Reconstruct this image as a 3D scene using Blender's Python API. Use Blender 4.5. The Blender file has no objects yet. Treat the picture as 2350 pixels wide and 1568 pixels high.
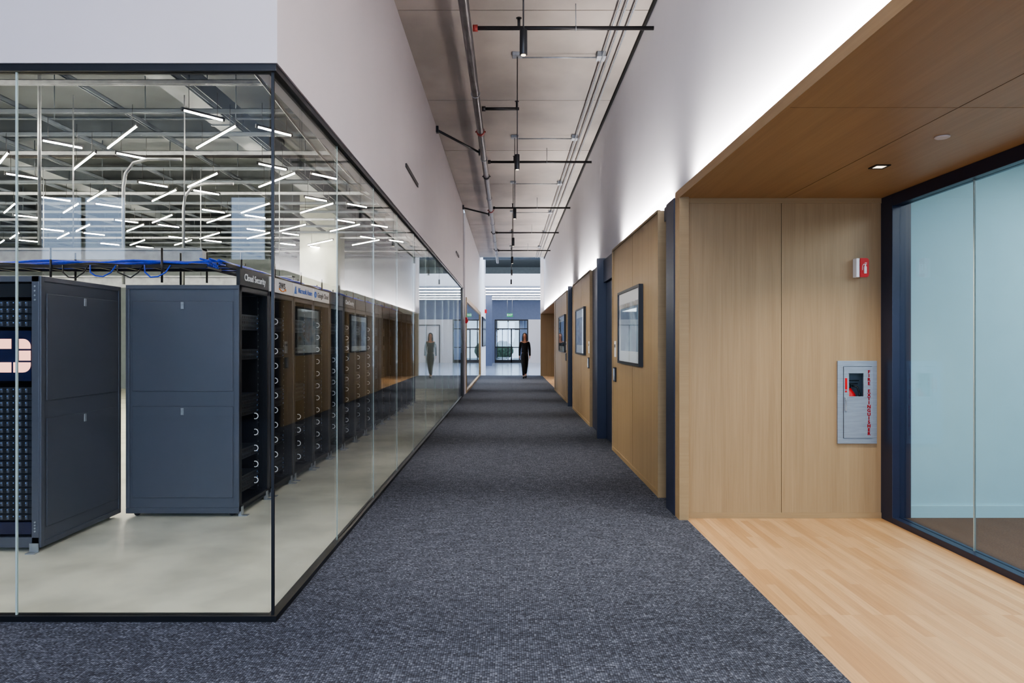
import bpy, bmesh, math, random
from mathutils import Vector, Matrix
random.seed(7)
scene = bpy.context.scene
COL = scene.collection
scene.view_settings.view_transform = 'AgX'
scene.view_settings.look = 'AgX - Medium High Contrast'
scene.view_settings.exposure = 1.1

# ------------------------------------------------------------------ materials
def lin(c):
    c = c/255.0
    return c/12.92 if c <= 0.04045 else ((c+0.055)/1.055)**2.4
def L(rgb): return (lin(rgb[0]), lin(rgb[1]), lin(rgb[2]), 1)

def newmat(name):
    m = bpy.data.materials.new(name); m.use_nodes = True
    nt = m.node_tree
    for n in list(nt.nodes): nt.nodes.remove(n)
    out = nt.nodes.new('ShaderNodeOutputMaterial')
    return m, nt, out

def N(nt, t, **kw):
    n = nt.nodes.new(t)
    for k, v in kw.items():
        if k in n.inputs: n.inputs[k].default_value = v
        else: setattr(n, k, v)
    return n

def mat(name, rgb, rough=0.6, metal=0.0, var=0.06, scale=6.0, bump=0.0, stretch=(1,1,1), spec=0.5, lo=0.3, hi=0.7):
    m, nt, out = newmat(name)
    b = N(nt, 'ShaderNodeBsdfPrincipled'); b.inputs['Roughness'].default_value = rough
    b.inputs['Metallic'].default_value = metal
    b.inputs['Specular IOR Level'].default_value = spec
    tc = N(nt, 'ShaderNodeTexCoord'); mp = N(nt, 'ShaderNodeMapping')
    mp.inputs['Scale'].default_value = stretch
    nt.links.new(tc.outputs['Object'], mp.inputs['Vector'])
    nz = N(nt, 'ShaderNodeTexNoise'); nz.inputs['Scale'].default_value = scale; nz.inputs['Detail'].default_value = 5
    nt.links.new(mp.outputs[0], nz.inputs['Vector'])
    rp = N(nt, 'ShaderNodeValToRGB')
    c = L(rgb)
    rp.color_ramp.elements[0].color = tuple(max(0, x*(1-2*var)) for x in c[:3])+(1,)
    rp.color_ramp.elements[1].color = tuple(min(1, x*(1+2*var)) for x in c[:3])+(1,)
    rp.color_ramp.elements[0].position = lo; rp.color_ramp.elements[1].position = hi
    nt.links.new(nz.outputs['Fac'], rp.inputs['Fac']); nt.links.new(rp.outputs[0], b.inputs['Base Color'])
    if bump:
        bp = N(nt, 'ShaderNodeBump'); bp.inputs['Strength'].default_value = bump; bp.inputs['Distance'].default_value = 0.004
        nt.links.new(nz.outputs['Fac'], bp.inputs['Height']); nt.links.new(bp.outputs[0], b.inputs['Normal'])
    nt.links.new(b.outputs[0], out.inputs[0])
    return m

def wood(name, rgb, axis='z', var=0.10, rough=0.45):
    m, nt, out = newmat(name)
    b = N(nt, 'ShaderNodeBsdfPrincipled'); b.inputs['Roughness'].default_value = rough
    tc = N(nt, 'ShaderNodeTexCoord')
    cols = []
    for sc, st in ((1.0, 0.35), (6.0, 2.2)):
        mp = N(nt, 'ShaderNodeMapping')
        s = [14*sc]*3; s['xyz'.index(axis)] = st
        mp.inputs['Scale'].default_value = s
        nt.links.new(tc.outputs['Object'], mp.inputs['Vector'])
        nz = N(nt, 'ShaderNodeTexNoise'); nz.inputs['Scale'].default_value = 1.0; nz.inputs['Detail'].default_value = 4
        nz.inputs['Distortion'].default_value = 0.6
        nt.links.new(mp.outputs[0], nz.inputs['Vector']); cols.append(nz)
    mx = N(nt, 'ShaderNodeMath', operation='ADD')
    nt.links.new(cols[0].outputs['Fac'], mx.inputs[0]); nt.links.new(cols[1].outputs['Fac'], mx.inputs[1])
    hf = N(nt, 'ShaderNodeMath', operation='MULTIPLY'); hf.inputs[1].default_value = 0.5
    nt.links.new(mx.outputs[0], hf.inputs[0])
    rp = N(nt, 'ShaderNodeValToRGB'); c = L(rgb)
    rp.color_ramp.elements[0].color = (c[0]*(1-1.5*var), c[1]*(1-1.9*var), c[2]*(1-2.3*var), 1)
    rp.color_ramp.elements[1].color = tuple(min(1, x*(1+1.6*var)) for x in c[:3])+(1,)
    rp.color_ramp.elements[0].position = 0.34; rp.color_ramp.elements[1].position = 0.66
    nt.links.new(hf.outputs[0], rp.inputs['Fac']); nt.links.new(rp.outputs[0], b.inputs['Base Color'])
    nt.links.new(b.outputs[0], out.inputs[0])
    return m

def emit(name, rgb, s):
    m, nt, out = newmat(name)
    e = N(nt, 'ShaderNodeEmission'); e.inputs[0].default_value = L(rgb); e.inputs[1].default_value = s
    nt.links.new(e.outputs[0], out.inputs[0]); return m

def glassmat(name, tint=(0.985, 0.994, 0.99), base=0.022, refl=0.92, pwr=6.6):
    m, nt, out = newmat(name)
    lw = N(nt, 'ShaderNodeLayerWeight'); lw.inputs['Blend'].default_value = 0.5
    pw = N(nt, 'ShaderNodeMath', operation='POWER'); pw.inputs[1].default_value = pwr
    nt.links.new(lw.outputs['Facing'], pw.inputs[0])
    ml = N(nt, 'ShaderNodeMath', operation='MULTIPLY_ADD'); ml.inputs[1].default_value = (1-base)*refl; ml.inputs[2].default_value = base
    nt.links.new(pw.outputs[0], ml.inputs[0])
    tr = N(nt, 'ShaderNodeBsdfTransparent'); tr.inputs[0].default_value = tint+(1,)
    gl = N(nt, 'ShaderNodeBsdfGlossy'); gl.inputs['Roughness'].default_value = 0.0
    gl.inputs[0].default_value = (0.93, 0.96, 0.98, 1)
    mx = N(nt, 'ShaderNodeMixShader')
    nt.links.new(ml.outputs[0], mx.inputs[0]); nt.links.new(tr.outputs[0], mx.inputs[1]); nt.links.new(gl.outputs[0], mx.inputs[2])
    nt.links.new(mx.outputs[0], out.inputs[0]); return m

def carpetmat():
    m, nt, out = newmat('carpet_loop')
    b = N(nt, 'ShaderNodeBsdfPrincipled'); b.inputs['Roughness'].default_value = 0.95; b.inputs['Specular IOR Level'].default_value = 0.1
    tc = N(nt, 'ShaderNodeTexCoord')
    mp1 = N(nt, 'ShaderNodeMapping'); mp1.inputs['Scale'].default_value = (0.9, 1.1, 1)
    nt.links.new(tc.outputs['Object'], mp1.inputs['Vector'])
    vo = N(nt, 'ShaderNodeTexVoronoi'); vo.inputs['Scale'].default_value = 105; vo.inputs['Randomness'].default_value = 0.22
    vo.distance = 'CHEBYCHEV'
    nt.links.new(mp1.outputs[0], vo.inputs['Vector'])
    sp = N(nt, 'ShaderNodeSeparateColor'); nt.links.new(vo.outputs['Color'], sp.inputs[0])
    rp = N(nt, 'ShaderNodeValToRGB')
    e = rp.color_ramp.elements
    e[0].position = 0.0; e[0].color = L((60, 62, 70)); e[1].position = 1.0; e[1].color = L((118, 122, 134))
    a = e.new(0.5); a.color = L((80, 83, 93)); a2 = e.new(0.85); a2.color = L((94, 98, 109))
    nt.links.new(sp.outputs[0], rp.inputs['Fac'])
    md = N(nt, 'ShaderNodeMapRange'); md.inputs[1].default_value = 0.15; md.inputs[2].default_value = 0.6; md.inputs[3].default_value = 1.18; md.inputs[4].default_value = 0.32
    nt.links.new(vo.outputs['Distance'], md.inputs[0])
    nz = N(nt, 'ShaderNodeTexNoise'); nz.inputs['Scale'].default_value = 7; nz.inputs['Detail'].default_value = 6
    mp2 = N(nt, 'ShaderNodeMapping'); mp2.inputs['Scale'].default_value = (1, 3.5, 1)
    nt.links.new(tc.outputs['Object'], mp2.inputs['Vector']); nt.links.new(mp2.outputs[0], nz.inputs['Vector'])
    mr = N(nt, 'ShaderNodeMapRange'); mr.inputs[1].default_value = 0.3; mr.inputs[2].default_value = 0.7; mr.inputs[3].default_value = 0.78; mr.inputs[4].default_value = 1.22
    nt.links.new(nz.outputs['Fac'], mr.inputs[0])
    mm = N(nt, 'ShaderNodeMath', operation='MULTIPLY'); nt.links.new(md.outputs[0], mm.inputs[0]); nt.links.new(mr.outputs[0], mm.inputs[1])
    mu = N(nt, 'ShaderNodeVectorMath', operation='SCALE')
    nt.links.new(rp.outputs[0], mu.inputs[0]); nt.links.new(mm.outputs[0], mu.inputs['Scale'])
    nt.links.new(mu.outputs[0], b.inputs['Base Color'])
    bp = N(nt, 'ShaderNodeBump'); bp.inputs['Strength'].default_value = 0.5; bp.inputs['Distance'].default_value = 0.003
    nt.links.new(vo.outputs['Distance'], bp.inputs['Height']); bp.invert = True
    nt.links.new(bp.outputs[0], b.inputs['Normal'])
    nt.links.new(b.outputs[0], out.inputs[0]); return m

def plankmat():
    m, nt, out = newmat('oak_strip_floor')
    b = N(nt, 'ShaderNodeBsdfPrincipled'); b.inputs['Roughness'].default_value = 0.36
    tc = N(nt, 'ShaderNodeTexCoord'); sx = N(nt, 'ShaderNodeSeparateXYZ'); cx = N(nt, 'ShaderNodeCombineXYZ')
    nt.links.new(tc.outputs['Object'], sx.inputs[0])
    nt.links.new(sx.outputs['Y'], cx.inputs['X']); nt.links.new(sx.outputs['X'], cx.inputs['Y'])
    br = N(nt, 'ShaderNodeTexBrick'); br.offset = 0.37; br.offset_frequency = 3; br.squash = 1.0
    br.inputs['Scale'].default_value = 1; br.inputs['Brick Width'].default_value = 0.7; br.inputs['Row Height'].default_value = 0.055
    br.inputs['Mortar Size'].default_value = 0.0004; br.inputs['Mortar Smooth'].default_value = 0.2
    br.inputs['Color1'].default_value = L((204, 166, 122)); br.inputs['Color2'].default_value = L((184, 142, 98))
    br.inputs['Mortar'].default_value = L((148, 108, 72))
    nt.links.new(cx.outputs[0], br.inputs['Vector'])
    mp = N(nt, 'ShaderNodeMapping'); mp.inputs['Scale'].default_value = (60, 3, 1)
    nt.links.new(tc.outputs['Object'], mp.inputs['Vector'])
    nz = N(nt, 'ShaderNodeTexNoise'); nz.inputs['Scale'].default_value = 1; nz.inputs['Detail'].default_value = 5
    nt.links.new(mp.outputs[0], nz.inputs['Vector'])
    mr = N(nt, 'ShaderNodeMapRange'); mr.inputs[1].default_value = 0.3; mr.inputs[2].default_value = 0.7; mr.inputs[3].default_value = 0.86; mr.inputs[4].default_value = 1.07
    nt.links.new(nz.outputs['Fac'], mr.inputs[0])
    mu = N(nt, 'ShaderNodeVectorMath', operation='SCALE')
    nt.links.new(br.outputs[0], mu.inputs[0]); nt.links.new(mr.outputs[0], mu.inputs['Scale'])
    nt.links.new(mu.outputs[0], b.inputs['Base Color'])
    nt.links.new(b.outputs[0], out.inputs[0]); return m

def printmat(name, c1, c2, c3, sc=3.0, seed=0.0):
    m, nt, out = newmat(name)
    b = N(nt, 'ShaderNodeBsdfPrincipled'); b.inputs['Roughness'].default_value = 0.15
    tc = N(nt, 'ShaderNodeTexCoord'); mp = N(nt, 'ShaderNodeMapping'); mp.inputs['Location'].default_value = (seed, seed, seed)
    nt.links.new(tc.outputs['Object'], mp.inputs['Vector'])
    nz = N(nt, 'ShaderNodeTexNoise'); nz.inputs['Scale'].default_value = sc; nz.inputs['Detail'].default_value = 3
    nt.links.new(mp.outputs[0], nz.inputs['Vector'])
    rp = N(nt, 'ShaderNodeValToRGB'); e = rp.color_ramp.elements
    e[0].position = 0.38; e[0].color = L(c1); e[1].position = 0.62; e[1].color = L(c3)
    x = e.new(0.5); x.color = L(c2)
    nt.links.new(nz.outputs['Fac'], rp.inputs['Fac']); nt.links.new(rp.outputs[0], b.inputs['Base Color'])
    nt.links.new(b.outputs[0], out.inputs[0]); return m

M = {}
M['carpet'] = carpetmat(); M['plank'] = plankmat()
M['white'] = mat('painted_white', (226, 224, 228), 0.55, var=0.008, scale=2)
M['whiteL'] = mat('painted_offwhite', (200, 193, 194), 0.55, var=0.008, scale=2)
M['conc_ceil'] = mat('precast_concrete', (158, 149, 140), 0.5, var=0.09, scale=1.3, stretch=(1.0, 0.8, 1), bump=0.05)
M['conc_floor'] = mat('polished_concrete', (206, 205, 188), 0.38, var=0.07, scale=2.4, lo=0.36, hi=0.62)
M['conc_lobby'] = mat('sealed_concrete', (164, 178, 198), 0.15, var=0.05, scale=0.8)
M['wood'] = wood('oak_veneer', (160, 136, 102), 'z', var=0.07)
M['woody'] = wood('oak_veneer_ceiling', (164, 134, 98), 'y', var=0.05)
M['woodx'] = wood('oak_veneer_trim', (158, 134, 99), 'x', var=0.05)
M['navy'] = mat('navy_paint', (34, 40, 62), 0.35, var=0.03)
M['black'] = mat('black_metal', (16, 17, 21), 0.4, var=0.05)
M['gap'] = mat('shadow_gap', (12, 10, 8), 0.9, var=0.02)
M['glass'] = glassmat('clear_glass')
M['glass2'] = glassmat('tinted_glass', (0.94, 0.975, 0.99), 0.035, 1.0, 5.0)
M['edge'] = mat('glass_edge_silicone', (165, 180, 176), 0.25, var=0.02)
M['slate'] = mat('slate_metal', (78, 81, 90), 0.4, 0.15, var=0.008)
M['rack'] = mat('rack_black', (26, 27, 31), 0.42, 0.2, var=0.05)
M['server'] = mat('server_face', (38, 43, 52), 0.4, 0.4, var=0.15, scale=40)
M['port'] = mat('server_port', (10, 11, 15), 0.5, var=0.1)
M['bluegrey'] = mat('port_light', (110, 146, 200), 0.4, var=0.1)
M['steel'] = mat('galvanised_steel', (150, 154, 158), 0.38, 0.5, var=0.08, scale=15)
M['duct'] = mat('duct_steel', (78, 85, 92), 0.45, 0.4, var=0.08, scale=5)
M['brushed'] = mat('brushed_steel', (150, 160, 170), 0.35, 0.4, var=0.05, scale=8, stretch=(1, 1, 12))
M['pipe'] = mat('grey_pipe', (98, 94, 92), 0.35, 0.5, var=0.12, scale=4)
M['darkpipe'] = mat('dark_pipe', (44, 42, 42), 0.45, 0.4, var=0.1)
M['red'] = mat('safety_red', (190, 10, 18), 0.45, var=0.03)
M['redtext'] = mat('red_lettering', (150, 8, 16), 0.8, var=0.02, spec=0.1)
M['redrust'] = mat('red_coupling', (136, 44, 34), 0.5, var=0.1)
M['signwhite'] = mat('sign_white', (242, 242, 244), 0.4, var=0.01)
M['cyanwall'] = mat('pale_aqua_paint', (150, 184, 191), 0.6, var=0.01)
M['brown'] = mat('brown_carpet', (74, 57, 50), 0.95, var=0.2, scale=90)
M['deck'] = mat('dark_deck', (66, 71, 74), 0.7, var=0.15, scale=2)
M['greywall'] = mat('grey_paint', (126, 134, 138), 0.7, var=0.04)
M['rearwall'] = mat('rear_grey_paint', (96, 102, 114), 0.7, var=0.04)
M['bluewall'] = mat('bluegrey_paint', (104, 116, 144), 0.6, var=0.02)
M['bluecable'] = mat('blue_cable', (20, 58, 190), 0.5, var=0.15, scale=30)
M['tube'] = emit('led_tube', (255, 246, 228), 128.0)
M['lobbytube'] = emit('led_strip', (255, 252, 246), 7.0)
M['down'] = emit('downlight_lens', (255, 236, 205), 1.8)
M['logo'] = emit('lit_logo', (255, 188, 170), 1.0)
M['screen'] = mat('navy_screen', (22, 28, 58), 0.2, var=0.1)
M['hair'] = mat('dark_hair', (38, 27, 24), 0.5, var=0.2, scale=30)
M['skin'] = mat('skin_tone', (196, 140, 112), 0.55, var=0.03)
M['cloth'] = mat('black_cloth', (14, 14, 19), 0.85, var=0.1, scale=30)
M['leaf'] = mat('hedge_leaf', (84, 104, 82), 0.7, var=0.3, scale=6)
M['pave'] = mat('pale_paving', (150, 160, 170), 0.8, var=0.05)
M['green'] = emit('exit_green', (50, 185, 115), 0.5)
M['matboard'] = mat('white_matboard', (222, 225, 228), 0.3, var=0.01)
M['print1'] = printmat('print_blue', (50, 72, 92), (108, 134, 152), (170, 188, 198), 2.5, 1)
M['print2'] = printmat('print_mixed', (150, 110, 76), (190, 196, 200), (80, 106, 130), 5, 4)
M['print3'] = printmat('print_dark', (30, 36, 60), (70, 86, 120), (150, 156, 160), 4, 9)
M['azure'] = mat('azure_blue', (10, 110, 210), 0.5, var=0.02)
M['orange'] = mat('orange_mark', (245, 140, 10), 0.5, var=0.02)
M['greytext'] = mat('grey_lettering', (70, 76, 88), 0.5, var=0.02)

# ------------------------------------------------------------------ mesh builder
class MB:
    def __init__(s): s.bm = bmesh.new()
    def box(s, x0, x1, y0, y1, z0, z1, mi=0):
        v = [s.bm.verts.new(p) for p in ((x0,y0,z0),(x1,y0,z0),(x1,y1,z0),(x0,y1,z0),(x0,y0,z1),(x1,y0,z1),(x1,y1,z1),(x0,y1,z1))]
        for f in ((0,3,2,1),(4,5,6,7),(0,1,5,4),(1,2,6,5),(2,3,7,6),(3,0,4,7)):
            fc = s.bm.faces.new([v[i] for i in f]); fc.material_index = mi
        return s
    def sweep(s, pts, r, seg=10, mi=0, closed=False, cap=True):
        pts = [Vector(p) for p in pts]; n = len(pts); rings = []
        rr = r if isinstance(r, (list, tuple)) else [r]*n
        up = None
        for i, p in enumerate(pts):
            if closed: t = (pts[(i+1) % n]-pts[i-1]).normalized()
            elif i == 0: t = (pts[1]-p).normalized()
            elif i == n-1: t = (p-pts[i-1]).normalized()
            else: t = ((pts[i+1]-p).normalized()+(p-pts[i-1]).normalized()).normalized()
            if up is None: up = t.orthogonal().normalized()
            a = (up - t*up.dot(t)).normalized(); up = a; b = t.cross(a)
            rings.append([s.bm.verts.new(p+(a*math.cos(2*math.pi*k/seg)+b*math.sin(2*math.pi*k/seg))*rr[i]) for k in range(seg)])
        m = n if closed else n-1
        for i in range(m):
            A = rings[i]; B = rings[(i+1) % n]
            for k in range(seg):
                f = s.bm.faces.new((A[k], A[(k+1) % seg], B[(k+1) % seg], B[k])); f.material_index = mi; f.smooth = True
        if cap and not closed:
            f = s.bm.faces.new(rings[0][::-1]); f.material_index = mi
            f = s.bm.faces.new(rings[-1]); f.material_index = mi
        return s
    def cyl(s, p0, p1, r, seg=12, mi=0): return s.sweep([p0, p1], r, seg, mi)
    def ring(s, c, R, r, axis='z', a0=0, a1=360, seg=16, tseg=6, mi=0):
        c = Vector(c); full = abs(a1-a0) >= 360; n = seg if full else seg+1
        pts = []
        for i in range(n):
            a = math.radians(a0+(a1-a0)*i/seg); u, v = R*math.cos(a), R*math.sin(a)
            pts.append(c+Vector({'z': (u, v, 0), 'y': (u, 0, v), 'x': (0, u, v)}[axis]))
        return s.sweep(pts, r, tseg, mi, closed=full)
    def prism(s, poly, fn, d, mi=0):
        a = [s.bm.verts.new(fn(x, y, 0)) for x, y in poly]; b = [s.bm.verts.new(fn(x, y, d)) for x, y in poly]
        n = len(poly)
        for f in ([a[::-1], b] + [[a[i], a[(i+1) % n], b[(i+1) % n], b[i]] for i in range(n)]):
            fc = s.bm.faces.new(f); fc.material_index = mi
        return s
    def ell(s, c, r, mi=0, u=16, v=10):
        g = bmesh.ops.create_uvsphere(s.bm, u_segments=u, v_segments=v, radius=1)
        for q in g['verts']: q.co = Vector((q.co.x*r[0]+c[0], q.co.y*r[1]+c[1], q.co.z*r[2]+c[2]))
        for f in {f for q in g['verts'] for f in q.link_faces}: f.smooth = True; f.material_index = mi
        return s
    def done(s, name, mats, loc=(0,0,0), parent=None, bevel=0, **props):
        bmesh.ops.recalc_face_normals(s.bm, faces=s.bm.faces)
        me = bpy.data.meshes.new(name); s.bm.to_mesh(me); s.bm.free()
        if not isinstance(mats, (list, tuple)): mats = [mats]
        for m in mats: me.materials.append(m)
        o = bpy.data.objects.new(name, me); COL.objects.link(o); o.location = loc
        if parent: o.parent = parent
        if bevel:
            b = o.modifiers.new('Bevel', 'BEVEL'); b.width = bevel; b.segments = 2; b.limit_method = 'ANGLE'
        for k, v in props.items(): o[k] = v
        return o

def empty(name, loc, label, cat, rot=0, **props):
    o = bpy.data.objects.new(name, None); COL.objects.link(o); o.location = loc; o.rotation_euler = (0, 0, rot)
    o.empty_display_size = 0.1; o['label'] = label; o['category'] = cat
    for k, v in props.items(): o[k] = v
    return o

def clone(top, loc, rot=None):
    kids = {}
    for o in bpy.data.objects:
        if o.parent: kids.setdefault(o.parent.name, []).append(o)
    def rec(o, par):
        n = o.copy(); COL.objects.link(n); n.parent = par
        for c in list(kids.get(o.name, [])): rec(c, n)
        return n
    n = rec(top, None); n.location = loc
    if rot is not None: n.rotation_euler = (0, 0, rot)
    return n

def struct(name, boxes, mats, bevel=0, label=None):
    mb = MB()
    for b in boxes: mb.box(*b)
    o = mb.done(name, mats, bevel=bevel, kind='structure')
    if label: o['label'] = label
    return o

def text(name, body, size, mtx, m, parent=None, bold=0.0, ext=0.0015, align='CENTER', line=1.0, loc=None):
    cu = bpy.data.curves.new(name, 'FONT'); cu.body = body; cu.size = size; cu.align_x = align; cu.align_y = 'CENTER'
    cu.extrude = ext; cu.offset = bold; cu.space_line = line; cu.resolution_u = 3
    t = bpy.data.objects.new('tmp', cu); COL.objects.link(t)
    dg = bpy.context.evaluated_depsgraph_get(); dg.update()
    me = bpy.data.meshes.new_from_object(t.evaluated_get(dg)); bpy.data.objects.remove(t)
    me.transform(mtx); me.materials.clear(); me.materials.append(m)
    o = bpy.data.objects.new(name, me); COL.objects.link(o)
    if parent: o.parent = parent
    if loc: o.location = loc
    return o
def T(c, x, y, z):
    m = Matrix((x, y, z)).transposed().to_4x4(); m.translation = Vector(c); return m
FX = ((0,1,0),(0,0,1),(1,0,0))      # faces +X
FY = ((1,0,0),(0,0,1),(0,-1,0))     # faces -Y

H = 4.85
RW = 1.485      # upper right wall plane
# ================================================================== SHELL
struct('floor', [(-9,1.41,-6,3.43,-0.1,0), (-1.2,1.41,3.43,28.5,-0.1,0), (1.41,1.5,5.42,20,-0.1,0)], M['carpet'], label='dark blue-grey loop pile carpet')
struct('floor.001', [(1.41,2.97,-6,5.6,-0.1,0)], M['plank'], label='light oak strip flooring')
struct('floor.002', [(-14,-1.2,3.43,20.5,-0.1,0)], M['conc_floor'], label='sealed concrete floor')
struct('floor.003', [(-9,9.5,28.5,46,-0.1,0)], M['conc_lobby'], label='polished pale concrete floor')
struct('floor.004', [(2.97,7.5,-6,5.6,-0.1,0)], M['brown'], label='brown carpet floor')
struct('floor.005', [(1.41,2.7,20,28.5,-0.1,0)], M['plank'], label='light oak strip flooring')
struct('floor.006', [(-9,9.5,46,60,-0.12,-0.02)], M['pave'], label='pale outdoor paving')

mb = MB()
ys = [-6,-3.0,-0.4,2.15,4.6,7.1,9.75,12.3,14.9,17.5,20.1,22.7,25.2,27.7]
for a, b in zip(ys[:-1], ys[1:]):
    mb.box(-1.15, RW, a+0.008, b-0.008, H, H+0.2)
mb.box(-1.15, RW, -6, 27.7, H+0.05, H+0.22, 1)
mb.done('ceiling', [M['conc_ceil'], M['gap']], kind='structure', label='precast concrete plank ceiling')
struct('ceiling.001', [(-14,-1.3,3.6,20.5,H,H+0.2)], M['deck'], label='grey exposed metal deck')
for i in range(6):
    y = 5.2+i*2.7
    struct('ceiling_joist', [(-13.9,-1.35,y-0.012,y+0.012,H-0.3,H-0.001), (-13.9,-1.35,y-0.1,y+0.1,H-0.32,H-0.3)], M['deck'])
struct('ceiling.002', [(-9,-1.15,-6,3.4,H,H+0.2)], M['white'])
struct('ceiling.003', [(-9,9.5,34,46,4.17,4.3)], M['white'], label='white lobby ceiling')
struct('ceiling.004', [(-9,9.5,27.7,46,6.4,6.6)], M['greywall'])
struct('ceiling.005', [(2.97,7.5,-6,5.6,2.95,3.05)], M['white'])

# left
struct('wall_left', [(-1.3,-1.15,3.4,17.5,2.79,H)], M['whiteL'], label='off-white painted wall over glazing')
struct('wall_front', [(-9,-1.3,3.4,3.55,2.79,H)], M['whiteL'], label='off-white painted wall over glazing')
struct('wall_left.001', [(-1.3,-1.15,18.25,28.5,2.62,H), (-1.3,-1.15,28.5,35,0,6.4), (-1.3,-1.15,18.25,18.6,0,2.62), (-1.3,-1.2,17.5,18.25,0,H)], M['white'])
struct('trim_1', [(-1.2,-1.145,17.46,17.52,0,H), (-1.25,-1.15,17.3,17.46,0,2.76)], M['black'])
struct('door_4', [(-1.205,-1.17,17.56,18.2,0.01,2.3)], M['navy'], label='navy door in recess')
struct('wall_back', [(-14,-1.3,20.5,20.7,0,H)], M['greywall'])
struct('wall_server_side', [(-14.2,-14,3.4,20.7,0,H), (-14,-9,3.4,3.55,0,H), (-1.3,-1.21,18.25,20.5,0,2.6)], M['greywall'])
struct('trim_2', [(-9,-1.16,3.41,3.46,2.755,2.79), (-1.21,-1.16,3.46,17.3,2.755,2.79)], M['black'], label='black glazing head channel')
struct('trim_3', [(-9,-1.16,3.41,3.46,0,0.028), (-1.21,-1.16,3.46,17.3,0,0.028)], M['black'], label='black glazing floor channel')
struct('trim_4', [(-1.190,-1.176,3.429,3.441,0.028,2.755)], M['black'])
n = 1
PW = 1.275
x1 = -1.196
while x1 > -8.9:
    x0 = max(x1-PW, -9)
    struct('window_%d' % n, [(x0+0.005, x1-0.005, 3.428, 3.440, 0.028, 2.755)], M['glass'], label='clear full-height glass pane'); n += 1
    mb = MB(); mb.box(x0-0.004, x0+0.004, 3.429, 3.439, 0.028, 2.755); mb.done('trim_%d' % (20+n), M['edge'], kind='structure')
    x1 = x0
y0 = 3.45
while y0 < 17.2:
    y1 = min(y0+PW, 17.3)
    struct('window_%d' % n, [(-1.190, -1.178, y0+0.005, y1-0.005, 0.028, 2.755)], M['glass'], label='clear full-height glass pane'); n += 1
    if y1 < 17.2:
        mb = MB(); mb.box(-1.187, -1.181, y1-0.003, y1+0.003, 0.028, 2.755); mb.done('trim_%d' % (20+n), M['edge'], kind='structure')
    y0 = y1
struct('trim_5', [(-1.2,-1.13,18.6,28.2,2.5,2.62), (-1.2,-1.13,18.6,18.75,0,2.5), (-1.2,-1.13,28.05,28.5,0,2.62), (-1.2,-1.13,18.75,28.05,0,0.06)], M['woodx'])
struct('window_40', [(-1.175,-1.165,18.75,28.05,0.06,2.5)], M['glass2'])
struct('wall_far_room', [(-4,-3.9,20.7,28.5,0,2.62), (-3.9,-1.3,28.4,28.5,0,2.62), (-4,-1.3,20.7,28.5,2.62,2.7)], M['white'])
struct('floor.007', [(-4,-1.2,20.7,28.5,-0.1,0)], M['brown'])

# right upper wall, backing, panels
struct('wall_right', [(RW,1.65,-6,28.5,2.60,H), (RW,1.65,5.6,20,0,2.60)], M['white'], label='white painted wall washed by cove light')
struct('trim_6', [(RW-0.025,RW-0.001,-6,28.0,H-0.05,H-0.001)], M['gap'], label='black ceiling reveal')
WX = 1.345
BK = RW-0.001
def panel(n, y0, y1, ztop=2.58, splits=()):
    struct('trim_%d' % n, [(WX+0.012, 1.40, y0+0.03, y1-0.03, 0.05, ztop-0.012)], M['wood'], label='oak veneer wall panelling')
    struct('trim_%d' % (n+1), [(WX,BK,y0,y0+0.03,0,ztop), (WX,BK,y1-0.03,y1,0,ztop), (WX,WX+0.03,y0+0.03,y1-0.03,ztop-0.012,ztop+0.012), (WX+0.004,BK,y0+0.03,y1-0.03,0,0.05),
        (WX+0.03,BK,y0+0.03,y1-0.03,ztop-0.04,ztop-0.03)], M['woodx'], label='oak edge trim around panelling')
    if splits:
        struct('trim_%d' % (n+2), [(WX+0.0115,WX+0.013,s-0.002,s+0.002,0.05,ztop-0.012) for s in splits], M['gap'])
panel(60, 6.13, 8.85, splits=(7.45,))
panel(64, 11.25, 14.3, splits=(12.7,))
panel(68, 15.7, 19.6, splits=(17.4,))
struct('trim_80', [(WX-0.01,BK,5.50,5.77,0,2.56), (1.40,BK,5.77,6.125,2.48,2.60)], M['navy'], label='navy door jamb')
struct('door_1', [(1.42,BK,5.78,6.12,0.01,2.47)], M['navy'], label='navy flush door')
struct('trim_81', [(1.29,BK,9.88,9.97,0,2.61), (1.38,BK,8.86,9.88,2.26,2.58), (1.39,BK,9.97,11.24,0,2.58)], M['navy'], label='navy door jamb')
struct('door_2', [(1.42,BK,8.87,9.87,0.01,2.25)], M['navy'], label='navy flush door')
struct('trim_82', [(1.30,BK,14.8,14.88,0,2.61), (1.38,BK,14.31,14.8,2.26,2.58), (1.39,BK,14.88,15.69,0,2.58)], M['navy'], label='navy door jamb')
struct('door_3', [(1.41,BK,14.32,14.79,0.01,2.25)], M['navy'], label='navy flush door')
struct('wall_alcove_far', [(WX,2.7,28.1,28.4,0,2.55), (2.6,2.7,20,28.1,0,2.55), (1.45,2.6,19.9,20.0,0,2.55)], M['wood'], label='oak panelled alcove')
struct('trim_83', [(WX,2.7,19.6,28.4,2.55,2.59), (WX,1.45,19.6,19.9,0,2.55)], M['woody'])

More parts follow.
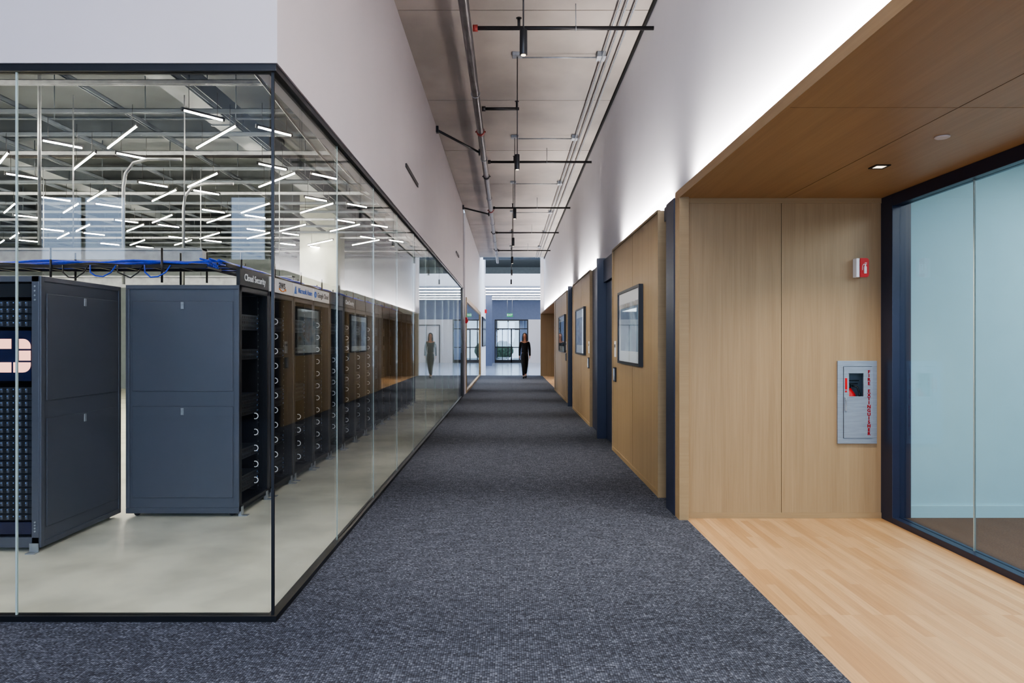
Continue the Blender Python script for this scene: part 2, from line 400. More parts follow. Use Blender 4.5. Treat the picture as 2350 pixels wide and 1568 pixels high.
HX0, HX1, HZ0, HZ1 = 2.625, 2.905, 0.612, 1.235
struct('wall_alcove', [(1.42,2.168,5.42,5.5,0.045,2.50), (2.172,HX0,5.42,5.5,0.045,2.50), (HX1,2.96,5.42,5.5,0.045,2.50),
        (HX0,HX1,5.42,5.5,0.045,HZ0), (HX0,HX1,5.42,5.5,HZ1,2.50)], M['wood'], label='oak veneer panelled wall')
struct('trim_84', [(WX,1.42,5.36,5.5,0,2.54), (1.42,2.97,5.412,5.5,2.50,2.54), (1.42,2.97,5.412,5.5,0,0.045), (1.42,1.432,5.413,5.42,0.045,2.5)], M['woodx'], label='oak edge trim')
struct('trim_85', [(2.168,2.172,5.428,5.5,0.045,2.5)], M['gap'])
cl = []
for xa, xb in ((WX+0.02,2.187),(2.193,2.97)):
    for ya, yb in ((-6,0.2),(0.206,3.317),(3.323,5.5)):
        cl.append((xa,xb,ya,yb,2.54,2.56))
struct('ceiling.006', cl, M['woody'], label='oak veneer soffit panels')
struct('trim_86', [(WX+0.02,2.97,-6,5.5,2.562,2.572)], M['gap'])
struct('trim_87', [(WX,WX+0.02,-6,5.5,2.535,2.60)], M['woody'], label='oak soffit edge')
struct('trim_88', [(2.96,3.055,5.26,5.42,0,2.54), (2.96,3.055,-6,5.26,2.45,2.54), (2.96,3.055,-6,5.26,0,0.045), (2.96,3.2,5.42,5.6,0,2.6)], M['navy'], bevel=0.003, label='navy glazing frame')
struct('window_41', [(3.014,3.026,4.425,5.26,0.045,2.45)], M['glass2'], label='full-height glass pane')
struct('window_42', [(3.014,3.026,2.6,4.415,0.045,2.45)], M['glass2'], label='full-height glass pane')
struct('window_43', [(3.014,3.026,0.6,2.59,0.045,2.45)], M['glass2'])
struct('window_44', [(3.014,3.026,-1.5,0.59,0.045,2.45)], M['glass2'])
struct('trim_89', [(3.015,3.025,4.415,4.425,0.045,2.45)], M['edge'])
struct('wall_meeting_room', [(3.2,7.4,5.45,5.6,0,2.95), (7.4,7.5,-6,5.6,0,2.95), (3.12,7.4,-6.1,-6,0,2.95)], M['cyanwall'], label='pale aqua painted wall')
struct('baseboard_right', [(3.2,7.4,5.43,5.449,0,0.095)], M['cyanwall'])
struct('wall_right.001', [(2.96,3.1,-6,5.45,2.6,2.95)], M['white'])

# entry area behind the viewpoint with windows, the two large ones added for light
wins = [(-8.9,-7.2,2.9,4.2),(-5.3,-4.55,2.9,4.2),(-4.1,-1.7,0.7,4.3),(-1.4,1.0,0.7,4.3)]
wb = []; px = -9
for a, b, c, d in wins:
    wb += [(px,a,-6.2,-6,0,H), (a,b,-6.2,-6,0,c), (a,b,-6.2,-6,d,H)]; px = b
wb.append((px,7.5,-6.2,-6,0,H))
struct('wall_rear', wb, M['rearwall'])
struct('wall_west', [(-9.2,-9,-6,3.4,0,H)], M['rearwall'])
for i, (a, b, z0, z1) in enumerate(wins):
    c = (a+b)/2
    struct('trim_%d' % (90+i), [(a,b,-6.1,-6.04,z0,z0+.06),(a,b,-6.1,-6.04,z1-.06,z1),(a,a+.05,-6.1,-6.04,z0+.06,z1-.06),(b-.05,b,-6.1,-6.04,z0+.06,z1-.06)]+([(c-.025,c+.025,-6.1,-6.04,z0+.06,z1-.06)] if b-a > 1 else []), M['black'])

# lobby
struct('wall_lobby', [(-9,9.5,45.7,45.9,2.9,4.17), (-9,-0.9,45.7,45.9,0,2.9)], M['bluewall'], label='blue-grey lobby wall')
struct('wall_lobby.001', [(1.35,9.5,45.7,45.9,0,2.9), (9.5,9.6,28.5,46,0,6.4), (-9.1,-9,35,46,0,6.4), (-9,-1.3,34.9,35,0,6.4)], M['white'])
struct('wall_lobby.002', [(WX,1.6,28.4,28.5,2.6,6.4), (1.65,9.5,28.4,28.5,0,6.4)], M['white'])
struct('wall_lobby.003', [(-9,9.5,33.8,34,4.17,4.78)], M['whiteL'], label='pale bulkhead beam')
struct('wall_lobby.004', [(-9,9.5,45.7,45.9,4.3,6.4), (-1.3,1.6,27.7,27.85,H,6.4)], M['greywall'])
struct('wall_lobby.005', [(-1.5,-0.95,40,40.5,0,4.17)], M['bluewall'], label='blue-grey column')
struct('door_5', [(-0.9,-0.82,45.7,45.8,0,2.9),(1.27,1.35,45.7,45.8,0,2.9),(-0.82,1.27,45.7,45.8,2.82,2.9),(-0.82,1.27,45.7,45.8,2.25,2.31),
       (0.18,0.26,45.7,45.8,0,2.25),(-0.82,1.27,45.7,45.8,0,0.2),(-0.82,1.27,45.7,45.8,1.0,1.06),(-0.4,-0.36,45.7,45.8,0.2,2.25),(0.75,0.79,45.7,45.8,0.2,2.25)], M['black'], label='black framed glass entrance doors')
struct('window_45', [(-0.82,1.27,45.74,45.76,0.2,2.82)], M['glass2'])
struct('wall_vestibule', [(-3,-2.9,46,52,0,3.2),(3.4,3.5,46,52,0,3.2),(-3,3.5,46,52,3.2,3.3),(-3,-0.9,51.9,52,0,3.2),(0.9,3.5,51.9,52,0,3.2)], M['bluewall'], label='blue-grey vestibule walls')
struct('door_8', [(-0.9,-0.82,51.9,51.98,0,3.2),(0.82,0.9,51.9,51.98,0,3.2),(-0.04,0.04,51.9,51.98,0,3.2),(-0.82,0.82,51.9,51.98,2.3,2.38)], M['black'], label='black framed outer doors')
for i in range(2):
    x = 2.2+i*2.6
    struct('door_%d' % (6+i), [(x,x+0.05,45.62,45.7,0,2.5),(x+1.8,x+1.85,45.62,45.7,0,2.5),(x,x+1.85,45.62,45.7,2.5,2.55),(x+0.9,x+0.94,45.62,45.7,0,2.5)], M['black'])
mb = MB(); mb.ell((0,0,0.7),(0.9,0.6,0.75),u=24,v=16)
for v in mb.bm.verts: v.co += Vector((random.uniform(-.08,.08),random.uniform(-.08,.08),random.uniform(-.08,.08)))
h = mb.done('hedge', M['leaf'], (-0.5,56,0)); h['label']='green clipped hedge outside the glass doors'; h['category']='hedge'

# ================================================================== SERVER RACKS
def rack_body(par, w, d, h):
    mb = MB(); p = 0.045
    for xx in (-d, -p):
        for yy in (0, w-p): mb.box(xx, xx+p, yy, yy+p, 0.04, h)
    for zz in (0.04, h-0.05):
        mb.box(-d, 0, 0, p, zz, zz+0.05); mb.box(-d, 0, w-p, w, zz, zz+0.05)
        mb.box(-d, -d+p, 0, w, zz, zz+0.05); mb.box(-p, 0, 0, w, zz, zz+0.05)
    mb.box(-d, 0, 0, w, h-0.012, h)
    mb.box(-d, 0, 0, w, 0.05, 0.065)
    mb.box(-d+p, -p, w-0.02, w-0.01, 0.09, h-0.05)
    mb.box(-d+0.005, -d+0.015, p, w-p, 0.09, h-0.05)
    mb.done('frame', M['rack'], parent=par, bevel=0.003)

def side_panel(par, d, h, nm='side_panel'):
    mb = MB()
    mb.box(-d+0.02, -0.02, -0.006, 0.004, 0.06, h-0.03)
    for z0, z1 in ((0.155, 0.885), (1.005, 1.725)):
        mb.box(-d+0.05, -0.05, -0.014, -0.006, z0, z1)
    mb.box(-d, -0.0, -0.016, -0.006, 0.03, 0.075); mb.box(-d, 0, -0.016, -0.006, h-0.035, h)
    mb.box(-d, -d+0.03, -0.016, -0.006, 0.075, h-0.035); mb.box(-0.04, 0, -0.016, -0.006, 0.075, h-0.035)
    sp = mb.done(nm, M['slate'], parent=par, bevel=0.004, label='slate grey sheet-metal side panel')
    for z in (0.845, 1.69):
        mb = MB(); mb.box(-d/2-0.012, -d/2+0.012, -0.020, -0.014, z-0.028, z+0.028)
        mb.cyl((-d/2, -0.026, z+0.01), (-d/2, -0.020, z+0.01), 0.008)
        mb.done('latch', M['steel'], parent=sp, bevel=0.002, label='small chrome latch')

D1, W1, H1 = 0.905, 0.668, 1.855
FRX = -2.146; RY0 = 5.46; PITCH = 0.69
def make_rack():
    top = empty('server_rack', (0,0,0), 'black open-front server rack with dark header sign', 'server rack', group='row of server racks behind the glass')
    rack_body(top, W1, D1, H1)
    side_panel(top, D1, H1)
    mb = MB(); mb.box(-0.03, 0.0, 0.005, W1-0.005, H1+0.002, H1+0.135)
    mb.done('header_sign', M['rack'], parent=top, bevel=0.002)
    mb = MB()
    for yy in (0.06, W1-0.075):
        mb.box(-0.09, -0.075, yy, yy+0.018, 0.09, H1-0.05)
        for k in range(30):
            z = 0.12+k*0.056; mb.box(-0.0755, -0.073, yy+0.005, yy+0.012, z, z+0.012, 1)
    mb.done('mounting_rail', [M['rack'], M['steel']], parent=top)
    for z0, nU in ((0.15, 3), (0.42, 2), (0.78, 4), (1.25, 2), (1.5, 3)):
        mb = MB()
        for k in range(nU):
            za = z0+k*0.0445
            mb.box(-0.75, -0.07, 0.085, W1-0.085, za, za+0.042)
            for j in range(10): mb.box(-0.07, -0.068, 0.1+j*0.045, 0.13+j*0.045, za+0.01, za+0.03, 1)
            mb.box(-0.07, -0.067, 0.56, 0.575, za+0.015, za+0.022, 2)
        mb.done('rack_server', [M['server'], M['port'], M['bluegrey']], parent=top, label='rack-mounted server stack')
    mb = MB()
    for k in range(8):
        yy = 0.03+0.008*k
        mb.sweep([(-0.03+0.006*(k % 3), yy+0.006*math.sin(t*1.3+k), 0.2+t*0.11) for t in range(15)], 0.004, 5, 1 if k % 4 == 0 else 0)
    mb.done('patch_cables', [M['rack'], M['steel']], parent=top, kind='stuff')
    for yy in (0.02, W1-0.08):
        mb = MB(); mb.box(-0.02, 0.05, yy, yy+0.05, 0.0, 0.006); mb.box(-0.02, 0.004, yy, yy+0.05, 0.006, 0.075)
        mb.done('foot_bracket', M['steel'], parent=top, label='pale steel floor bracket')
    for xx in (-D1+0.06, -0.08):
        for yy in (0.05, W1-0.05):
            mb = MB(); mb.cyl((xx, yy-0.012, 0.022), (xx, yy+0.012, 0.022), 0.022, 14); mb.box(xx-.008,xx+.008,yy-.02,yy+.02,.02,.05)
            mb.done('castor', M['rack'], parent=top)
    return top
base = make_rack(); base.location = (FRX, RY0, 0)
racks = [base]
for i in range(1, 15): racks.append(clone(base, (FRX, RY0+i*PITCH, 0)))
mb = MB(); mb.ring((0.0,0,0), 0.024, 0.0038, 'y', -110, 110, 12, 6); mb.cyl((-0.012,0,0.0),(-0.012,0,0.001),0.002)
ringme = mb.done('cable_ring', M['signwhite'], label='white cable ring'); first = True
for i, r in enumerate(racks):
    if i in (0,): rng = range(1, 6)
    elif i in (1,): rng = range(1, 12)
    elif i in (2,): rng = range(1, 5)
    elif i < 8: rng = range(1, 12) if i % 2 else range(2, 9)
    else: rng = range(0)
    for k in rng:
        if first: o = ringme; first = False
        else: o = ringme.copy(); COL.objects.link(o)
        o.parent = r; o.location = (0.012, 0.1 if i else 0.3, 0.10+k*0.135)
for i, (txt, c) in {0: ('Cloud Security', 'signwhite'), 1: ('aws', 'greytext'), 2: ('Microsoft Azure', 'azure'), 3: ('Google Cloud', 'greytext'), 5: ('Cloud Security', 'signwhite')}.items():
    r = racks[i]
    hs = [o for o in r.children if o.name.startswith('header_sign')][0]
    if i in (1, 2, 3):
        hs.data = hs.data.copy(); hs.data.materials[0] = M['signwhite']
        r['label'] = 'black open-front server rack with white logo header'
    else:
        r['label'] = 'black server rack with dark header lettered in white'
    sz = {0: 0.08, 1: 0.12, 2: 0.075, 3: 0.08, 5: 0.08}[i]
    yc = W1/2 + (0.05 if i in (2, 3) else 0); zc = H1+0.07 + (0.015 if i == 1 else 0)
    text('lettering', txt, sz, T((0.0015, yc, zc), *FX), M[c], parent=hs, bold=0.0006)
    if i == 1:
        mb = MB(); pts = [(0.003, W1/2-0.09+0.18*t/10, H1+0.045-0.022*math.sin(math.pi*t/10)) for t in range(11)]
        mb.sweep(pts, 0.005, 6); mb.sweep([(0.003, W1/2+0.075, H1+0.05),(0.003, W1/2+0.1, H1+0.052),(0.003,W1/2+0.098,H1+0.03)],0.003,6)
        mb.done('emblem', M['orange'], parent=hs)
    if i == 2:
        mb = MB(); mb.prism([(0.0,0.03),(0.035,0.03),(0.06,0.105),(0.035,0.105)], lambda x, y, d: (0.0005+d, x+0.01, H1+y), 0.003)
        mb.prism([(0.04,0.03),(0.075,0.03),(0.058,0.085),(0.048,0.06)], lambda x, y, d: (0.0005+d, x+0.01, H1+y), 0.003)
        mb.done('emblem', M['azure'], parent=hs)
    if i == 3:
        mb = MB(); mb.ring((0.002, 0.065, H1+0.07), 0.028, 0.007, 'x'); mb.done('emblem', M['azure'], parent=hs)

R2 = empty('server_rack', (-3.12, 4.54, 0), 'slate server rack with illuminated emblem and dense equipment', 'server rack')
w2, d2, h2 = 0.64, 0.94, 1.84
mb = MB(); p = 0.05
for xx in (-w2, -p):
    for yy in (0, d2-p): mb.box(xx, xx+p, yy, yy+p, 0.03, h2)
mb.box(-w2, 0, 0, d2, h2-0.04, h2); mb.box(-w2, 0, 0, d2, 0.03, 0.10)
mb.box(-w2, -w2+0.02, 0, d2, 0.1, h2); mb.box(-w2,0,d2-0.01,d2,0.1,h2-0.04)
fr = mb.done('frame', M['slate'], parent=R2, bevel=0.003)
mb = MB()
for k in range(8):
    z = 0.14+k*0.02 if k < 4 else 1.68+(k-4)*0.03
    mb.cyl((-0.025, -0.006, z), (-0.025, 0.001, z), 0.006, 8)
mb.done('screw', M['steel'], parent=R2, label='column of steel screws')
mb = MB()
mb.box(-0.004, 0.006, 0.02, d2-0.02, 0.06, h2-0.03)
for z0, z1 in ((0.155, 0.885), (1.005, 1.725)): mb.box(0.006, 0.014, 0.06, d2-0.05, z0, z1)
mb.box(0.0, 0.014, 0, 0.035, 0.03, h2); mb.box(0.0, 0.014, d2-0.03, d2, 0.03, h2); mb.box(0.0, 0.014, 0.035, d2-0.03, h2-0.035, h2); mb.box(0.0, 0.014, 0.035, d2-0.03, 0.03, 0.07)
sp = mb.done('side_panel', M['slate'], parent=R2, bevel=0.003)
for z in (0.845, 1.69):
    mb = MB(); mb.box(0.014, 0.020, d2/2-0.012, d2/2+0.012, z-0.028, z+0.028); mb.done('latch', M['steel'], parent=sp, bevel=0.002)
mb = MB(); mb.box(-w2+0.05, -0.05, 0.0, 0.02, 0.12, 0.2); mb.done('kick_panel', M['screen'], parent=R2)
mb = MB(); mb.box(-w2+0.055, -0.052, 0.001, 0.03, 1.14, 1.475); disp = mb.done('display_panel', M['screen'], parent=R2, label='navy panel with glowing emblem')
mb = MB()
def rrect(x0, x1, z0, z1, corner):
    r = 0.05; pts = []
    cs = [('bl', x0+r, z0+r, 180), ('br', x1-r, z0+r, 270), ('tr', x1-r, z1-r, 0), ('tl', x0+r, z1-r, 90)]
    raw = {'bl': (x0, z0), 'br': (x1, z0), 'tr': (x1, z1), 'tl': (x0, z1)}
    for nm, cx, cz, a0 in cs:
        if nm == corner: pts += [(cx+r*math.cos(math.radians(a0+a)), cz+r*math.sin(math.radians(a0+a))) for a in range(0, 91, 15)]
        else: pts.append(raw[nm])
    return pts
cxs = [(-0.425, -0.312), (-0.296, -0.184), (-0.168, -0.055)]
czs = [(1.197, 1.264), (1.276, 1.342), (1.354, 1.420)]
for i, (a, b) in enumerate(cxs):
    for j, (c, d) in enumerate(czs):
        if i == 1 and j == 1: continue
        cr = {(0, 0): 'bl', (2, 0): 'br', (2, 2): 'tr', (0, 2): 'tl'}.get((i, j), '')
        if j == 1:
            if i == 0: b = a+0.075
            else: a = b-0.075
        mb.prism(rrect(a, b, c, d, cr), lambda x, z, dd: (x, -dd, z), 0.004)
mb.done('emblem', M['logo'], parent=disp, label='glowing pale coral emblem')
mb = MB()
mb.box(-w2+0.06, -0.055, 0.01, 0.7, 0, 0.041)
for j in range(12):
    x = -w2+0.075+j*0.041
    mb.box(x, x+0.014, 0.008, 0.01, 0.006, 0.018, 1); mb.box(x, x+0.014, 0.008, 0.01, 0.022, 0.034, 1)
    mb.box(x+0.017, x+0.033, 0.006, 0.01, 0.007, 0.034, 2 if j % 3 else 1)
    mb.box(x+0.019, x+0.025, 0.004, 0.006, 0.024, 0.031, 3)
unit = mb.done('rack_server', [M['server'], M['port'], M['slate'], M['bluegrey']], parent=R2, label='rack-mounted switch with ports')
unit.location = (0, 0, 0.21)
zs = [0.21+0.0445*k for k in range(1, 20)]+[1.50+0.0445*k for k in range(4)]
for z in zs:
    o = unit.copy(); COL.objects.link(o); o.parent = R2; o.location = (0, 0, z)
mb = MB(); mb.box(-w2+0.06,-0.055,0.03,0.06,1.7,1.79); mb.done('blank_panel', M['rack'], parent=R2)
mb = MB(); mb.box(-0.06, 0.0, -0.05, 0.0, 0, 0.006); mb.box(-0.06, 0.0, -0.008, 0.0, 0.006, 0.06); mb.done('foot_bracket', M['steel'], parent=R2)
for xx in (-w2+0.06, -0.06):
    for yy in (0.06, d2-0.06):
        mb = MB(); mb.cyl((xx-.012, yy, 0.022), (xx+.012, yy, 0.022), 0.022, 14); mb.done('castor', M['rack'], parent=R2)

mb = MB()
for k in range(9):
    y0 = 5.62+0.02*k; pts = [(-3.085+0.004*(k % 3), y0+0.02*math.sin(t*1.7+k), 1.8-t*0.12) for t in range(14)]
    mb.sweep(pts, 0.006, 6, k % 3)
c = mb.done('cable_bundle', [M['rack'], M['steel'], M['bluecable']]); c['label'] = 'vertical bundle of network cables between racks'; c['category'] = 'cables'; c['kind'] = 'stuff'

def tray(p0, p1, label, cables=0, w=0.3):
    p0 = Vector(p0); p1 = Vector(p1); Ln = (p1-p0).length; ang = math.atan2(p1.y-p0.y, p1.x-p0.x)
    t = empty('cable_tray', p0, label, 'cable tray', rot=ang)
    mb = MB(); mb.box(0, Ln, -w/2, -w/2+0.012, 0, 0.026); mb.box(0, Ln, w/2-0.012, w/2, 0, 0.026); mb.done('side_rail', M['darkpipe'], parent=t)
    mb = MB(); k = 0.1
    while k < Ln: mb.box(k, k+0.02, -w/2+0.012, w/2-0.012, 0.002, 0.014); k += 0.22
    mb.done('rungs', M['darkpipe'], parent=t)
    mb = MB(); k = 0.3
    while k < Ln:
        for s in (-1, 1): mb.cyl((k, s*(w/2+0.008), -0.12), (k, s*(w/2+0.008), 0.16), 0.009, 6)
        k += 0.9
    mb.done('support_post', M['darkpipe'], parent=t)
    if cables:
        c = MB()
        for k in range(cables):
            yy = -w/2+0.035+k*(w-0.07)/max(1, cables-1)
            ns = 60
            pts = [(t_*Ln/ns, yy+0.02*math.sin(t_*0.7+k*2), 0.03+0.014*(k % 3)+0.008*math.sin(t_*0.9+k*1.7)) for t_ in range(ns+1)]
            c.sweep(pts, 0.0085, 6, 0 if k % 7 else 1)
        ca = c.done('cable_bundle', [M['bluecable'], M['rack']], loc=p0); ca.rotation_euler = (0, 0, ang)
        ca['label'] = 'blue network cables lying on the tray'; ca['category'] = 'cables'; ca['kind'] = 'stuff'
    return t
tray((-8.5, 5.68, 2.0), (-2.45, 5.68, 2.0), 'dark ladder cable tray carrying blue network cables', 18)
tray((-2.6, 5.95, 2.06), (-2.6, 15.8, 2.06), 'dark ladder cable tray running above the rack row', 10)
for yy in (6.7, 9.5):
    b = MB(); b.box(-9, -3.0, yy, yy+0.10, 2.16, 2.32); b.box(-9,-3.0,yy-0.02,yy+0.12,2.30,2.32)
    for k in range(6): b.cyl((-8.7+k*1.1, yy+0.05, 2.32), (-8.7+k*1.1, yy+0.05, 3.84), 0.006, 6)
    o = b.done('power_busway', M['steel']); o['label'] = 'pale grey overhead power busway on rods'; o['category'] = 'busway'
mb = MB()
for k in range(4):
    x0 = -3.6+0.22*k
    mb.sweep([(x0, 5.52, 2.02), (x0+0.02, 5.49, 1.96), (x0+0.07, 5.48, 1.92+0.01*(k % 3)), (x0+0.13, 5.48, 1.915+0.01*(k % 2)), (x0+0.18, 5.50, 1.96), (x0+0.21, 5.52, 2.02)], 0.006, 6, 0 if k % 2 else 1)
o = mb.done('cable_loops', [M['bluecable'], M['rack']]); o['label'] = 'blue and black cables drooping from the tray'; o['category'] = 'cables'; o['kind'] = 'stuff'

struct('wall_column', [(-4.85,-4.0,15.9,16.7,0,H)], mat('pale_concrete', (168, 172, 164), 0.7, var=0.05), label='pale concrete column')

def strut(name, p0, p1, z, w=0.04, h=0.045, m='duct', label='galvanised slotted strut channel'):
    mb = MB(); x0, y0 = p0; x1, y1 = p1
    if abs(x1-x0) > abs(y1-y0):
        Lx = x1-x0; mb.box(0, Lx, -w/2, w/2, h-0.006, h); mb.box(0, Lx, -w/2, -w/2+0.005, 0, h); mb.box(0, Lx, w/2-0.005, w/2, 0, h)
    else:
        Ly = y1-y0; mb.box(-w/2, w/2, 0, Ly, h-0.006, h); mb.box(-w/2, -w/2+0.005, 0, Ly, 0, h); mb.box(w/2-0.005, w/2, 0, Ly, 0, h)
        for i in range(6):
            if 5.2+i*2.7 < y1: mb.cyl((0, 5.2+i*2.7-y0, h), (0, 5.2+i*2.7-y0, H-0.322-z), 0.006, 6)
    o = mb.done(name, M[m], (x0, y0, z)); o['label'] = label; o['category'] = 'strut channel'; o['group'] = 'strut grid below the deck'
    return o
for i in range(20): strut('strut_channel', (-13.8, 4.1+i*0.81), (-1.4, 4.1+i*0.81), 3.86, m='steel' if i % 3 == 0 else 'duct')
for i in range(11):
    if i == 8: strut('strut_channel', (-12.6+i*1.05, 3.7), (-12.6+i*1.05, 15.8), 3.906)
    else: strut('strut_channel', (-12.6+i*1.05, 3.7), (-12.6+i*1.05, 20.3), 3.906)
for i, (x, z) in enumerate(((-3.66, 4.33), (-7.85, 4.33), (-11.03,4.33))):
    mb = MB(); mb.box(x-0.2, x+0.2, 3.8, 20.2, z-0.1, z+0.1)
    for k in range(11): mb.box(x-0.21, x+0.21, 4.4+k*1.5, 4.43+k*1.5, z-0.11, z+0.11)
    for k in range(6):
        yy = 5.2+k*2.7
        mb.cyl((x-.18,yy,z+.1),(x-.18,yy,H-0.322),.006,6); mb.cyl((x+.18,yy,z+.1),(x+.18,yy,H-0.322),.006,6)
    o = mb.done('air_duct', M['duct']); o['label'] = 'galvanised rectangular air duct with seams'; o['category'] = 'air duct'
for k in range(9):
    y = 4.9+k*1.7
    mb = MB(); mb.cyl((-13.8,y,4.12),(-1.4,y,4.12),0.03 if k % 2 else 0.018,8)
    o = mb.done('conduit', M['darkpipe' if k % 2 else 'duct']); o['label'] = 'long pipe run below the deck'; o['category'] = 'pipe'; o['group'] = 'cross pipes below the deck'
for k in range(5):
    mb = MB(); x = -1.75-0.07*k
    pts = [(x, 3.8+i*0.5, 3.7-0.16*k*0.3 + 0.10*math.sin(i*0.42+k*0.3)) for i in range(33)]
    mb.sweep(pts, 0.013, 8)
    o = mb.done('conduit', M['darkpipe']); o['label'] = 'grey flexible conduit run below the deck'; o['category'] = 'conduit'; o['group'] = 'overhead conduits'
for (x, y, z0) in ((-4.6, 6.7, 2.35), (-4.0, 7.1, 2.0), (-3.9, 8.2, 2.0)):
    mb = MB(); mb.sweep([(x, y, z0), (x, y, 3.0), (x+0.02, y, 3.15), (x+0.1, y, 3.26), (x+0.25, y, 3.3), (x+0.6, y, 3.3)] if z0 < 2.2 else [(x, y, z0), (x, y, H)], 0.016, 10)
    o = mb.done('conduit', M['steel']); o['label'] = 'pale vertical conduit drop'; o['category'] = 'conduit'

def lamp(Ln, label):
    t = empty('linear_lamp', (0,0,3.6), label, 'ceiling lamp', group='linear lamps in the server room')
    mb = MB(); mb.cyl((-Ln/2+0.01,0,0),(Ln/2-0.01,0,0),0.008,8); mb.done('lamp_tube', M['tube'], parent=t)
    mb = MB(); mb.box(-Ln/2,Ln/2,-0.009,0.009,0.008,0.028); mb.box(-Ln/2-0.01,-Ln/2+0.01,-0.011,0.011,-0.011,0.028); mb.box(Ln/2-0.01,Ln/2+0.01,-0.011,0.011,-0.011,0.028)
    mb.done('housing', M['rack'], parent=t)
    mb = MB()
    for s in (-1, 1): mb.cyl((s*Ln*0.35,0,0.028),(s*Ln*0.35,0,0.26),0.003,5)
    mb.done('hanging_cable', M['darkpipe'], parent=t)
    return t
aB = math.atan2(-0.72, 0.69); aA = math.atan2(0.76, 0.65)
B = []; A = []
for j in range(-3, 9):  # nearest row is out of view, added for more light in the room
    if j == -2: continue
    for i in range(0, 9):
        if (i//2 + j) % 2 == 0:
            B.append((-3.15-i*1.01, 7.35+j*0.97))
for j in range(-3, 9):
    for i in range(-1, 5):
        if (i + j) % 2 == 0:
            if j < -1: continue
            bx_ = -4.96-i*2.0; by_ = 7.6+j*0.97
            for (ox, oy) in ((0,0),(0.52,0.5)):
                q = (bx_+ox, by_+oy)
                if q[0] < -1.7 and q[1] < 20: A.append(q)
tb = lamp(1.12, 'slim glowing linear lamp on thin cables'); tb.location = (B[0][0], B[0][1], 3.6); tb.rotation_euler = (0,0,aB)
for q in B[1:]: clone(tb, (q[0], q[1], 3.6), aB)
ta = lamp(0.40, 'short glowing linear lamp on thin cables'); ta.location = (A[0][0], A[0][1], 3.6); ta.rotation_euler = (0,0,aA)
for q in A[1:]: clone(ta, (q[0], q[1], 3.6), aA)

# ================================================================== CORRIDOR CEILING SERVICES
pt = empty('pendant_light', (0.11, 4.9, H), 'black cylindrical pendant light on a slim rod', 'pendant light', group='corridor pendant lights')
mb = MB(); mb.cyl((0,0,-1.21),(0,0,-0.03),0.006,8); mb.done('rod', M['black'], parent=pt)
mb = MB(); mb.box(-0.06,0.06,-0.06,0.06,-0.04,-0.001); mb.done('canopy', M['steel'], parent=pt, bevel=0.004)
mb = MB(); mb.cyl((0,0,-1.39),(0,0,-1.21),0.028,20); mb.done('lamp_shade', M['black'], parent=pt, bevel=0.002)
mb = MB(); mb.cyl((0,0,-1.393),(0,0,-1.3885),0.018,16); mb.done('lens', M['down'], parent=pt)
py = [4.9+3.26*i for i in range(7)]
for y in py[1:]: clone(pt, (0.11, y, H))
clone(pt, (0.11, 1.64, H))
mb = MB(); mb.cyl((0,0,0),(0,31.5,0),0.05,20)
mp_ = mb.done('sprinkler_main_pipe', M['pipe'], (-0.42,-4,4.6)); mp_['label'] = 'long grey sprinkler main pipe under the ceiling'; mp_['category'] = 'pipe'
for y in (10.4, 13.2, 16.6, 19.9, 23.6):
    mb = MB(); mb.cyl((0,y+4-0.05,0),(0,y+4+0.05,0),0.062,16); mb.cyl((-0.08,y+4,0),(0.08,y+4,0),0.012,8)
    mb.done('coupling', M['redrust'] if y in (10.4, 16.6) else M['darkpipe'], parent=mp_, label='dark pipe coupling')
for y in (5.6, 8.8, 11.9, 15.2, 18.4, 21.6, 24.8):
    mb = MB(); mb.ring((0,y+4,0),0.056,0.005,'y'); mb.cyl((0,y+4,0.056),(0,y+4,H-4.6),0.006,6); mb.done('pipe_hanger', M['steel'], parent=mp_)
for i, (y, x1) in enumerate(((3.6,RW-0.002),(6.96,RW-0.002),(9.37,0.15),(12.14,RW-0.002),(16.3,RW-0.002),(20.0,RW-0.002),(23.9,RW-0.002))):
    t = empty('sprinkler_branch_pipe', (-0.36, y, 4.6), 'dark sprinkler branch pipe crossing below the ceiling', 'pipe', group='sprinkler branch pipes')
    mb = MB(); mb.cyl((0,0,0),(x1+0.36,0,0),0.021,12); mb.done('pipe', M['darkpipe'], parent=t)
    mb = MB(); mb.cyl((0.0,0,0),(0.05,0,0),0.034,12); mb.done('tee_fitting', M['redrust'] if i == 1 else M['darkpipe'], parent=t)
    xx = 0.47 if x1 > 1 else x1+0.33
    mb = MB(); mb.cyl((xx,0,0),(xx,0,0.1),0.015,8); mb.cyl((xx,0,0.1),(xx,0,0.104),0.03,10); mb.done('sprinkler_head', M['darkpipe'], parent=t)
    if x1 > 1:
        mb = MB(); mb.cyl((1.05,0,0.02),(1.05,0,0.249),0.005,6); mb.ring((1.05,0,0),0.026,0.004,'x'); mb.done('pipe_hanger', M['steel'], parent=t)
for (y0_, y1_) in ((10.9, 11.6), (17.2, 17.2)):
    mb = MB(); mb.sweep([(-1.13, y0_, 4.78), (-0.49, y1_, 4.62)], 0.02, 8); mb.box(-1.149,-1.11,y0_-.04,y0_+.04,4.74,4.84); mb.box(-0.5,-0.475,y1_-.03,y1_+.03,4.57,4.67)
    o = mb.done('sway_brace', M['black']); o['label'] = 'black diagonal pipe brace between wall and pipe'; o['category'] = 'brace'
for x in (1.12, 1.19, 1.28):
    mb = MB(); mb.cyl((0,0,0),(0,31.5,0),0.010,8); o = mb.done('conduit', M['steel'], (x,-4,4.79)); o['label'] = 'thin galvanised conduit along the ceiling'; o['category'] = 'conduit'; o['group'] = 'parallel ceiling conduits'
